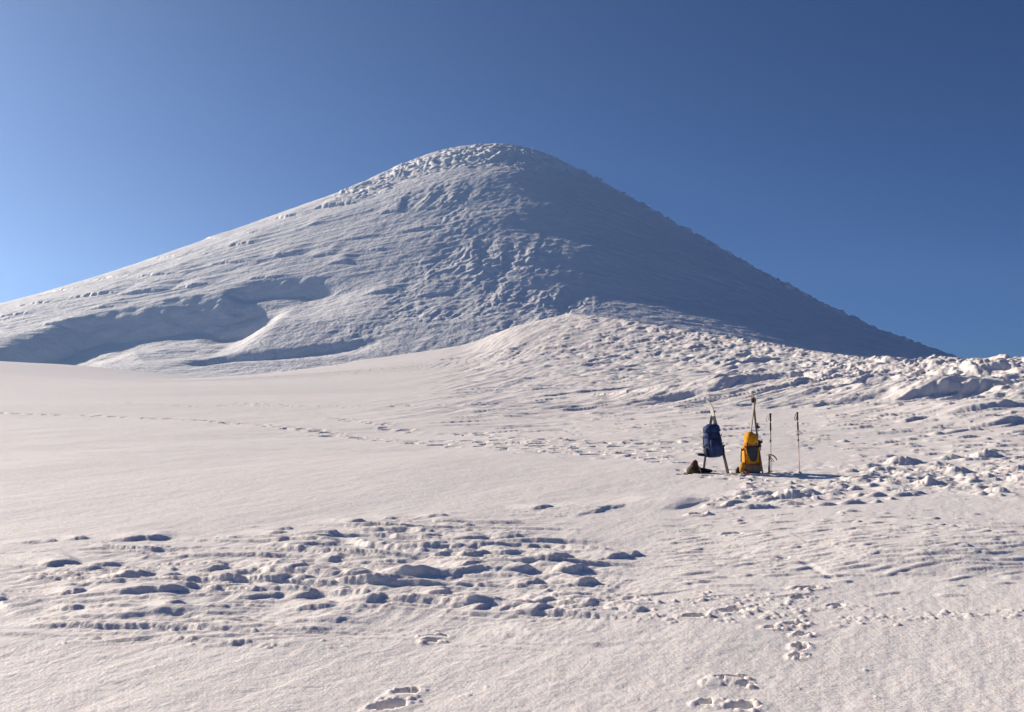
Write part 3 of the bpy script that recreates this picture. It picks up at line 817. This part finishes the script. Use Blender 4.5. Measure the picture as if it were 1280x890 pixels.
for sx, h0, h1 in ((-1, .02, .20), (1, .02, .20)):
    bm = bmesh.new(); loft(bm, [(h0, .02, .05, sx * hw, 0), (h0 + .03, .035, .085, sx * hw * 1.02, 0), (h1 - .03, .034, .085, sx * hw * 1.03, 0), (h1, .022, .07, sx * hw * 1.0, 0)], n=16, wr=.006, seed=sx + 4)
    link('side_pocket', bm, NAVY, t)
    bm = bmesh.new(); ribbon(bm, [(sx * hw * 1.0, -.13, .44), (sx * hw * 1.1, -.03, .42), (sx * hw * 1.14, .08, .40)], .02, .004, (0, .2, 1)); ribbon(bm, [(sx * hw * 1.03, -.14, .27), (sx * hw * 1.12, -.03, .25), (sx * hw * 1.2, .1, .23)], .02, .004, (0, .2, 1))
    link('compression_strap', bm, BLK, t)
    bm = bmesh.new(); box(bm, Vector((sx * hw * .45, -.162, .52)), (.028, .014, .04)); link('lid_buckle', bm, PLA, t, False)
    bm = bmesh.new(); ribbon(bm, [(sx * hw * .45, -.165, .56), (sx * hw * .45, -.17, .50), (sx * hw * .45, -.17, .40), (sx * hw * .43, -.2, .30), (sx * hw * .42, -.19, .2), (sx * hw * .4, -.15, .06)], .018, .004, (1, 0, 0)); link('front_strap', bm, NAVY, t)
bm = bmesh.new(); loft(bm, [(0, .015, .05, 0, 0), (.02, .03, .06, 0, 0), (.10, .026, .055, 0, 0), (.17, .02, .035, 0, 0), (.19, .01, .02, 0, 0)], n=14, M=Matrix.Translation((-hw * .85, .06, .06)) @ Matrix.Rotation(math.radians(-82), 4, 'Y'), wr=.004)
link('hip_belt_wing', bm, NAVY, t)
bm = bmesh.new(); loft(bm, [(0, .015, .05, 0, 0), (.02, .03, .06, 0, 0), (.08, .026, .055, 0, 0), (.13, .015, .03, 0, 0)], n=14, M=Matrix.Translation((hw * .9, .08, .16)) @ Matrix.Rotation(math.radians(60), 4, 'Y'), wr=.004)
link('hip_belt_wing', bm, BLK, t)
for sx in (-1, 1):
    bm = bmesh.new(); ribbon(bm, [(sx * .07, .13, .52), (sx * .09, .19, .47), (sx * .11, .20, .34), (sx * .13, .16, .2), (sx * hw * .9, .13, .1)], .055, .014, (1, 0, 0)); link('shoulder_strap', bm, BLK, t)
bm = bmesh.new(); tube(bm, [(-.04, .12, .57), (-.035, .12, .64), (-.01, .12, .675), (.01, .12, .675), (.035, .12, .64), (.04, .12, .57)], .009); link('grab_loop', bm, BLK, t)
bm = bmesh.new(); ribbon(bm, [(-hw * .5, .10, .58), (-hw * .35, .14, .64), (-.01, .16, .67), (.03, .16, .67), (hw * .45, .14, .63), (hw * .5, .10, .58)], .024, .006, (0, .2, 1)); link('ski_strap', bm, BLK, t)

# ---- yellow backpack, standing on the snow against its skis
b0 = onsnow(939.3, 585.5, .0)
t = empty('backpack', b0, (math.radians(-6), math.radians(-1.5), math.radians(4)))
tag(t, 'bright yellow backpack with a grey mesh pocket standing on the snow', 'backpack', 'backpacks carrying skis')
hw = 9.9 * MPX
bm = bmesh.new(); loft(bm, [(.15, hw * .98, .15, 0, 0), (.2, hw * 1.03, .152, 0, 0), (.32, hw * 1.03, .15, 0, 0), (.44, hw * .98, .14, 0, 0), (.53, hw * .9, .13, 0, 0), (.57, hw * .7, .1, 0, 0)], wr=.020, seed=13)
link('main_compartment', bm, YEL, t)
bm = bmesh.new(); loft(bm, [(-.03, hw * .8, .10, 0, 0), (.0, hw * 1.0, .13, 0, 0), (.06, hw * 1.07, .15, 0, 0), (.12, hw * 1.05, .155, 0, 0), (.158, hw * .99, .153, 0, 0)], wr=.008, seed=15)
link('base_panel', bm, GREY, t)
lx = .02
bm = bmesh.new(); loft(bm, [(.55, hw * .60, .10, lx, -.01), (.575, hw * .82, .135, lx, -.02), (.63, hw * .86, .145, lx, -.025), (.70, hw * .82, .14, lx, -.02), (.76, hw * .7, .12, lx, -.01), (.80, hw * .48, .085, lx, 0), (.82, hw * .2, .04, lx, 0)], ex=2.5, wr=.028, seed=19)
link('lid', bm, YEL, t)
bm = bmesh.new(); loft(bm, [(.22, .03, .015, .0, -.148), (.235, hw * .38, .03, .0, -.152), (.29, hw * .58, .038, .0, -.156), (.38, hw * .70, .036, 0, -.152), (.48, hw * .74, .03, 0, -.145), (.53, hw * .66, .02, 0, -.135)], ex=2.6, wr=.007, seed=23)
link('mesh_pocket', bm, MESH, t)
bm = bmesh.new(); tube(bm, [(-hw * .78, -.15, .5), (-hw * .72, -.172, .38), (-hw * .58, -.18, .28), (-hw * .34, -.178, .215), (0, -.176, .197), (hw * .34, -.178, .215), (hw * .58, -.18, .28), (hw * .72, -.172, .38), (hw * .78, -.15, .5)], .016); link('pocket_piping', bm, YEL, t)
bm = bmesh.new(); ribbon(bm, [(-hw * 1.06, -.05, .17), (-hw * .9, -.152, .17), (-hw * .3, -.172, .16), (hw * .3, -.172, .16), (hw * .9, -.152, .17), (hw * 1.06, -.05, .17)], .026, .006, (0, 0, 1)); link('base_strap', bm, RED, t)
for sx in (-1, 1):
    bm = bmesh.new(); ribbon(bm, [(sx * hw * .93, -.12, .2), (sx * hw * .95, -.135, .3), (sx * hw * .92, -.13, .42), (sx * hw * .8, -.12, .54)], .024, .006, (1, .3, 0)); link('side_strap', bm, RED, t)
    bm = bmesh.new(); loft(bm, [(.02, .02, .05, sx * hw * 1.04, 0), (.05, .034, .085, sx * hw * 1.06, 0), (.19, .032, .085, sx * hw * 1.06, 0), (.22, .02, .07, sx * hw * 1.03, 0)], n=16, wr=.006, seed=sx + 24)
    link('side_pocket', bm, YEL2, t)
    bm = bmesh.new(); ribbon(bm, [(sx * hw * .55, -.14, .60), (sx * hw * .62, -.158, .55), (sx * hw * .66, -.16, .46)], .018, .004, (1, 0, 0)); link('lid_strap', bm, BLK, t)
    bm = bmesh.new(); ribbon(bm, [(sx * .07, .13, .56), (sx * .09, .19, .5), (sx * .11, .2, .36), (sx * .13, .16, .22), (sx * hw * .9, .13, .1)], .055, .014, (1, 0, 0)); link('shoulder_strap', bm, BLK, t)
    bm = bmesh.new(); box(bm, Vector((sx * hw * 1.12, -.09, .49 + .03 * sx)), (.06, .02, .035), .006); ribbon(bm, [(sx * hw * .95, -.1, .5), (sx * hw * 1.16, -.09, .49 + .03 * sx), (sx * hw * 1.22, -.085, .44)], .02, .005, (0, 0, 1)); link('side_buckle', bm, PLA, t, False)
bm = bmesh.new(); loft(bm, [(0, .03, .06, 0, 0), (.03, .055, .075, 0, 0), (.11, .05, .07, 0, 0), (.17, .04, .05, 0, 0), (.21, .015, .02, 0, 0)], n=16, M=Matrix.Translation((-hw * .95, -.06, .20)) @ Matrix.Rotation(math.radians(-155), 4, 'Y'), wr=.020, seed=31)
link('hip_belt_wing', bm, YEL2, t)
bm = bmesh.new(); ribbon(bm, [(-hw * 1.1, -.13, .05), (-hw * .9, -.17, .0), (-hw * .7, -.19, -.02), (-hw * .3, -.19, -.02)], .045, .02, (0, .3, 1)); link('hip_belt_webbing', bm, RED, t)
bm = bmesh.new(); tube(bm, [(-.03, .12, .60), (-.03, .13, .70), (0, .13, .74), (.03, .13, .70), (.03, .12, .60)], .009); link('grab_loop', bm, BLK, t)
c = W(941.7, 501, .2); mw = Matrix.LocRotScale(t.location, t.rotation_euler, None)
bm = bmesh.new(); ribbon(bm, [mw.inverted() @ (c + Vector((.04 * math.cos(k), .05 * math.sin(k), .004 * k))) for k in np.linspace(0, 6.283, 14)], .09, .006, (0, 0, 1)); link('ski_strap', bm, BLK, t)

# ---- ski poles
def pole(top, foot, shaft, grip, label, lean_strap):
    ax = (top - foot); L = ax.length; az_ = ax.normalized()
    R = az_.to_track_quat('Z', 'Y').to_matrix().to_4x4(); R.translation = foot
    t = empty('ski_pole', (0, 0, 0)); t.matrix_world = R
    tag(t, label, 'ski pole', 'ski poles planted in the snow')
    bm = bmesh.new(); tube(bm, [(0, 0, -.10), (0, 0, .0), (0, 0, L * .55)], .006, 10, .007); link('lower_shaft', bm, SHL, t)
    bm = bmesh.new(); tube(bm, [(0, 0, L * .53), (0, 0, L * .9)], .0082, 10); link('upper_shaft', bm, shaft, t)
    bm = bmesh.new(); tube(bm, [(0, 0, L * .525), (0, 0, L * .555)], .014, 10); box(bm, Vector((.014, 0, L * .54)), (.012, .014, .03), .003); link('clamp', bm, PLA, t)
    bm = bmesh.new(); loft(bm, [(L * .70, .012, .012, 0, 0), (L * .72, .016, .016, 0, 0), (L * .83, .015, .015, 0, 0), (L * .84, .012, .012, 0, 0)], n=12, ex=2); link('grip_extension', bm, BLK, t)
    bm = bmesh.new(); loft(bm, [(L * .86, .013, .014, 0, 0), (L * .875, .018, .020, 0, 0), (L * .90, .015, .017, 0, 0), (L * .93, .017, .020, 0, 0), (L * .965, .016, .018, 0, 0), (L * .98, .021, .026, 0, 0), (L * .995, .018, .022, 0, 0), (L, .008, .01, 0, 0)], n=14, ex=2.2); link('grip', bm, grip, t)
    bm = bmesh.new(); s = lean_strap
    ribbon(bm, [(.01, 0, L * .975), (.045 * s, -.01, L * .965), (.075 * s, -.015, L * .92), (.085 * s, -.01, L * .87), (.07 * s, 0, L * .85), (.05 * s, .01, L * .89), (.025 * s, .01, L * .945), (.01, 0, L * .97)], .022, .004, (.1, 1, 0)); link('wrist_strap', bm, BLK, t)
    bm = bmesh.new(); bmesh.ops.create_cone(bm, cap_ends=True, segments=16, radius1=.042, radius2=.02, depth=.014, matrix=Matrix.Translation((0, 0, .03))); link('basket', bm, PLA, t, False)
f1 = onsnow(963.8, 586.5); f2 = onsnow(999.5, 584.8)
pole(W(963, 516.4, f1.y - D0), f1, SHD, BLK, 'dark ski pole upright in the snow between the red ice axe and the other pole', 1.0)
pole(W(996.6, 514.8, f2.y - D0 + .05), f2, SHD, GRP, 'ski pole with a red-brown grip, standing apart farthest from the backpacks', .7)

# ---- ice axe
f = onsnow(961.3, 588.2, -.06)
t = empty('ice_axe', f, (0, math.radians(1), math.radians(-14)))
tag(t, 'short red ice axe stuck upright in the snow at the foot of a ski pole', 'ice axe')
h = 22.5 * MPX
bm = bmesh.new(); loft(bm, [(-.16, .010, .006, 0, 0), (0, .0135, .010, 0, 0), (h * .5, .0135, .010, 0, 0), (h * .96, .0135, .010, 0, 0)], n=14, ex=2.4); link('shaft', bm, RDP, t)
bm = bmesh.new(); loft(bm, [(.01, .017, .013, 0, 0), (.02, .019, .015, 0, 0), (.13, .018, .014, 0, 0), (.14, .015, .011, 0, 0)], n=14, ex=2.4); link('grip', bm, GRP, t)
bm = bmesh.new(); ribbon(bm, [(-.01, 0, h), (.03, 0, h + .004), (.07, 0, h - .008), (.11, 0, h - .035), (.14, 0, h - .075), (.15, 0, h - .10)], .024, .007, (0, 0, 1)); link('pick', bm, RDP, t, False)
bm = bmesh.new(); box(bm, Vector((-.0, 0, h)), (.036, .022, .034), .005); ribbon(bm, [(-.012, 0, h + .003), (-.028, 0, h), (-.042, 0, h - .008), (-.052, 0, h - .018)], .055, .006, (0, 1, 0)); link('adze', bm, ALU, t, False)
bm = bmesh.new(); tube(bm, [(.0, -.012, h - .01), (.03, -.02, h - .05), (.075, -.02, h - .10), (.10, -.015, h - .14), (.06, -.02, h - .13), (.02, -.02, h - .08), (.0, -.012, h - .03)], .006, 6); link('leash', bm, RED, t)

# ---- the little heap left of the blue pack
def lump(name, at_, secs, mat, label, cat, rot=0, seed=0, wr=.02, ex=2.3, parent=None):
    bm = bmesh.new(); loft(bm, secs, n=26, ex=ex, wr=wr, seed=seed)
    o = link(name, bm, mat, parent); o.location = at_; o.rotation_euler = (0, 0, rot)
    if label: tag(o, label, cat)
    return o
j = onsnow(867, 582, -.02)
k = lump('jacket', j, [(-.02, .10, .10, 0, 0), (.0, .135, .12, 0, 0), (.04, .14, .125, -.005, 0), (.09, .12, .10, .0, 0), (.14, .085, .075, .015, 0), (.18, .05, .05, .02, 0), (.2, .02, .02, .02, 0)], OLV, 'crumpled olive brown jacket heaped on the snow beside the blue backpack', 'jacket', .3, 40, .028)
bm = bmesh.new(); tube(bm, [(-.06, -.125, .02), (-.02, -.145, .05), (.05, -.13, .09), (.09, -.09, .12)], .016, 8); tube(bm, [(.02, -.13, .0), (.08, -.13, .03), (.13, -.08, .06)], .02, 8); link('sleeve', bm, OLV, k)
bm = bmesh.new(); ribbon(bm, [(.045, -.11, .16), (.06, -.14, .10), (.075, -.15, .04), (.10, -.16, -.005)], .02, .005, (1, .2, 0)); link('drawcord', bm, CRM, k)
h_ = lump('beanie', j + Vector((.022, -.005, .172)), [(-.03, .055, .055, 0, 0), (-.01, .062, .06, 0, 0), (.02, .063, .06, 0, 0), (.05, .052, .05, .006, 0), (.075, .034, .034, .01, 0), (.09, .012, .012, .012, 0)], MAR, 'maroon knitted beanie lying on top of the olive jacket', 'hat', 0, 44, .006)
bm = bmesh.new(); loft(bm, [(-.036, .060, .058, 0, 0), (-.03, .068, .066, 0, 0), (-.008, .069, .066, 0, 0), (-.002, .062, .06, 0, 0)], n=24, ex=2, wr=.003); link('brim', bm, MAR, h_)
def mitten(u, v, dy, rot, label, big=1.0):
    p = onsnow(u, v, dy)
    t = empty('mitten', p, (0, 0, rot)); t.scale = (big,) * 3
    tag(t, label, 'mitten', 'black mittens lying by the jacket')
    M = Matrix.Translation((0, 0, .045)) @ Matrix.Rotation(math.radians(90), 4, 'Y')
    bm = bmesh.new(); loft(bm, [(-.10, .030, .042, 0, 0), (-.06, .042, .055, 0, 0), (0, .046, .062, 0, 0), (.06, .042, .058, 0, 0), (.10, .030, .042, 0, 0), (.12, .012, .018, 0, 0)], n=20, ex=2.3, wr=.006, seed=rot, M=M); link('palm', bm, BLK, t)
    bm = bmesh.new(); loft(bm, [(-.02, .022, .02, 0, 0), (.03, .024, .022, 0, 0), (.07, .018, .018, 0, 0), (.085, .008, .008, 0, 0)], n=14, ex=2.1, M=Matrix.Translation((-.01, -.055, .05)) @ Matrix.Rotation(math.radians(-35), 4, 'Z') @ Matrix.Rotation(math.radians(80), 4, 'Y')); link('thumb', bm, BLK, t)
    bm = bmesh.new(); loft(bm, [(-.17, .040, .056, 0, 0), (-.16, .045, .062, 0, 0), (-.10, .040, .054, 0, 0), (-.09, .034, .046, 0, 0)], n=20, ex=2.2, wr=.004, M=M); link('cuff', bm, NAVY, t)
mitten(877, 582, .0, .5, 'larger black mitten propped against the olive jacket', 1.15)
mitten(884.5, 582, .06, -.2, 'small black mitten lying under the raised blue backpack', .82)
p = onsnow(922.5, 586.5, .02)
t = empty('pouch', p, (0, 0, .4)); tag(t, 'small black pouch on the snow against the yellow backpack', 'pouch')
bm = bmesh.new(); loft(bm, [(-.01, .03, .03, 0, 0), (.0, .046, .042, 0, 0), (.05, .05, .046, 0, 0), (.10, .044, .04, 0, 0), (.125, .026, .022, .004, 0)], n=18, ex=2.5, wr=.008, seed=7); link('bag_body', bm, BLK, t)
bm = bmesh.new(); loft(bm, [(.115, .02, .018, .004, 0), (.125, .016, .014, .004, 0), (.14, .03, .026, .006, 0), (.15, .02, .018, .008, 0)], n=16, ex=2, wr=.005); link('drawstring_neck', bm, YEL2, t)
print('gear', round(time.time() - T0, 1))
# ------------------------------------------------------------------ camera, light, sky
cam = bpy.data.cameras.new('camera'); co_ = bpy.data.objects.new('camera', cam); COL.objects.link(co_)
cam.sensor_width = 36; cam.lens = 35; cam.clip_start = .1; cam.clip_end = 20000
co_.location = (0, 0, EYE); co_.rotation_euler = (math.radians(90) + PITCH, 0, 0)
SC.camera = co_

az, el = math.radians(SUN_AZ), math.radians(SUN_EL)
S = Vector((-math.cos(el) * math.cos(az), math.cos(el) * math.sin(az), math.sin(el)))
sun = bpy.data.lights.new('sun', 'SUN'); so = bpy.data.objects.new('sun', sun); COL.objects.link(so)
sun.energy = 5.0; sun.angle = math.radians(.53); sun.color = (1.0, .835, .66)
so.rotation_euler = S.to_track_quat('Z', 'Y').to_euler(); so.location = S * 50

w = bpy.data.worlds.new('World'); SC.world = w; w.use_nodes = True
nt = w.node_tree; bg = nt.nodes['Background']
sk = nt.nodes.new('ShaderNodeTexSky'); sk.sky_type = 'NISHITA'; sk.sun_disc = False
sk.sun_elevation = el; sk.sun_rotation = math.radians(-90) + az
sk.altitude = 3000; sk.air_density = .60; sk.dust_density = 9; sk.ozone_density = 10
nt.links.new(sk.outputs[0], bg.inputs[0]); bg.inputs[1].default_value = .065

SC.view_settings.view_transform = 'Standard'; SC.view_settings.look = 'None'
SC.view_settings.exposure = .43; SC.view_settings.gamma = 1
SC.render.engine = 'CYCLES'
SC.cycles.use_denoising = True
SC.cycles.max_bounces = 6
print('script', round(time.time() - T0, 1))
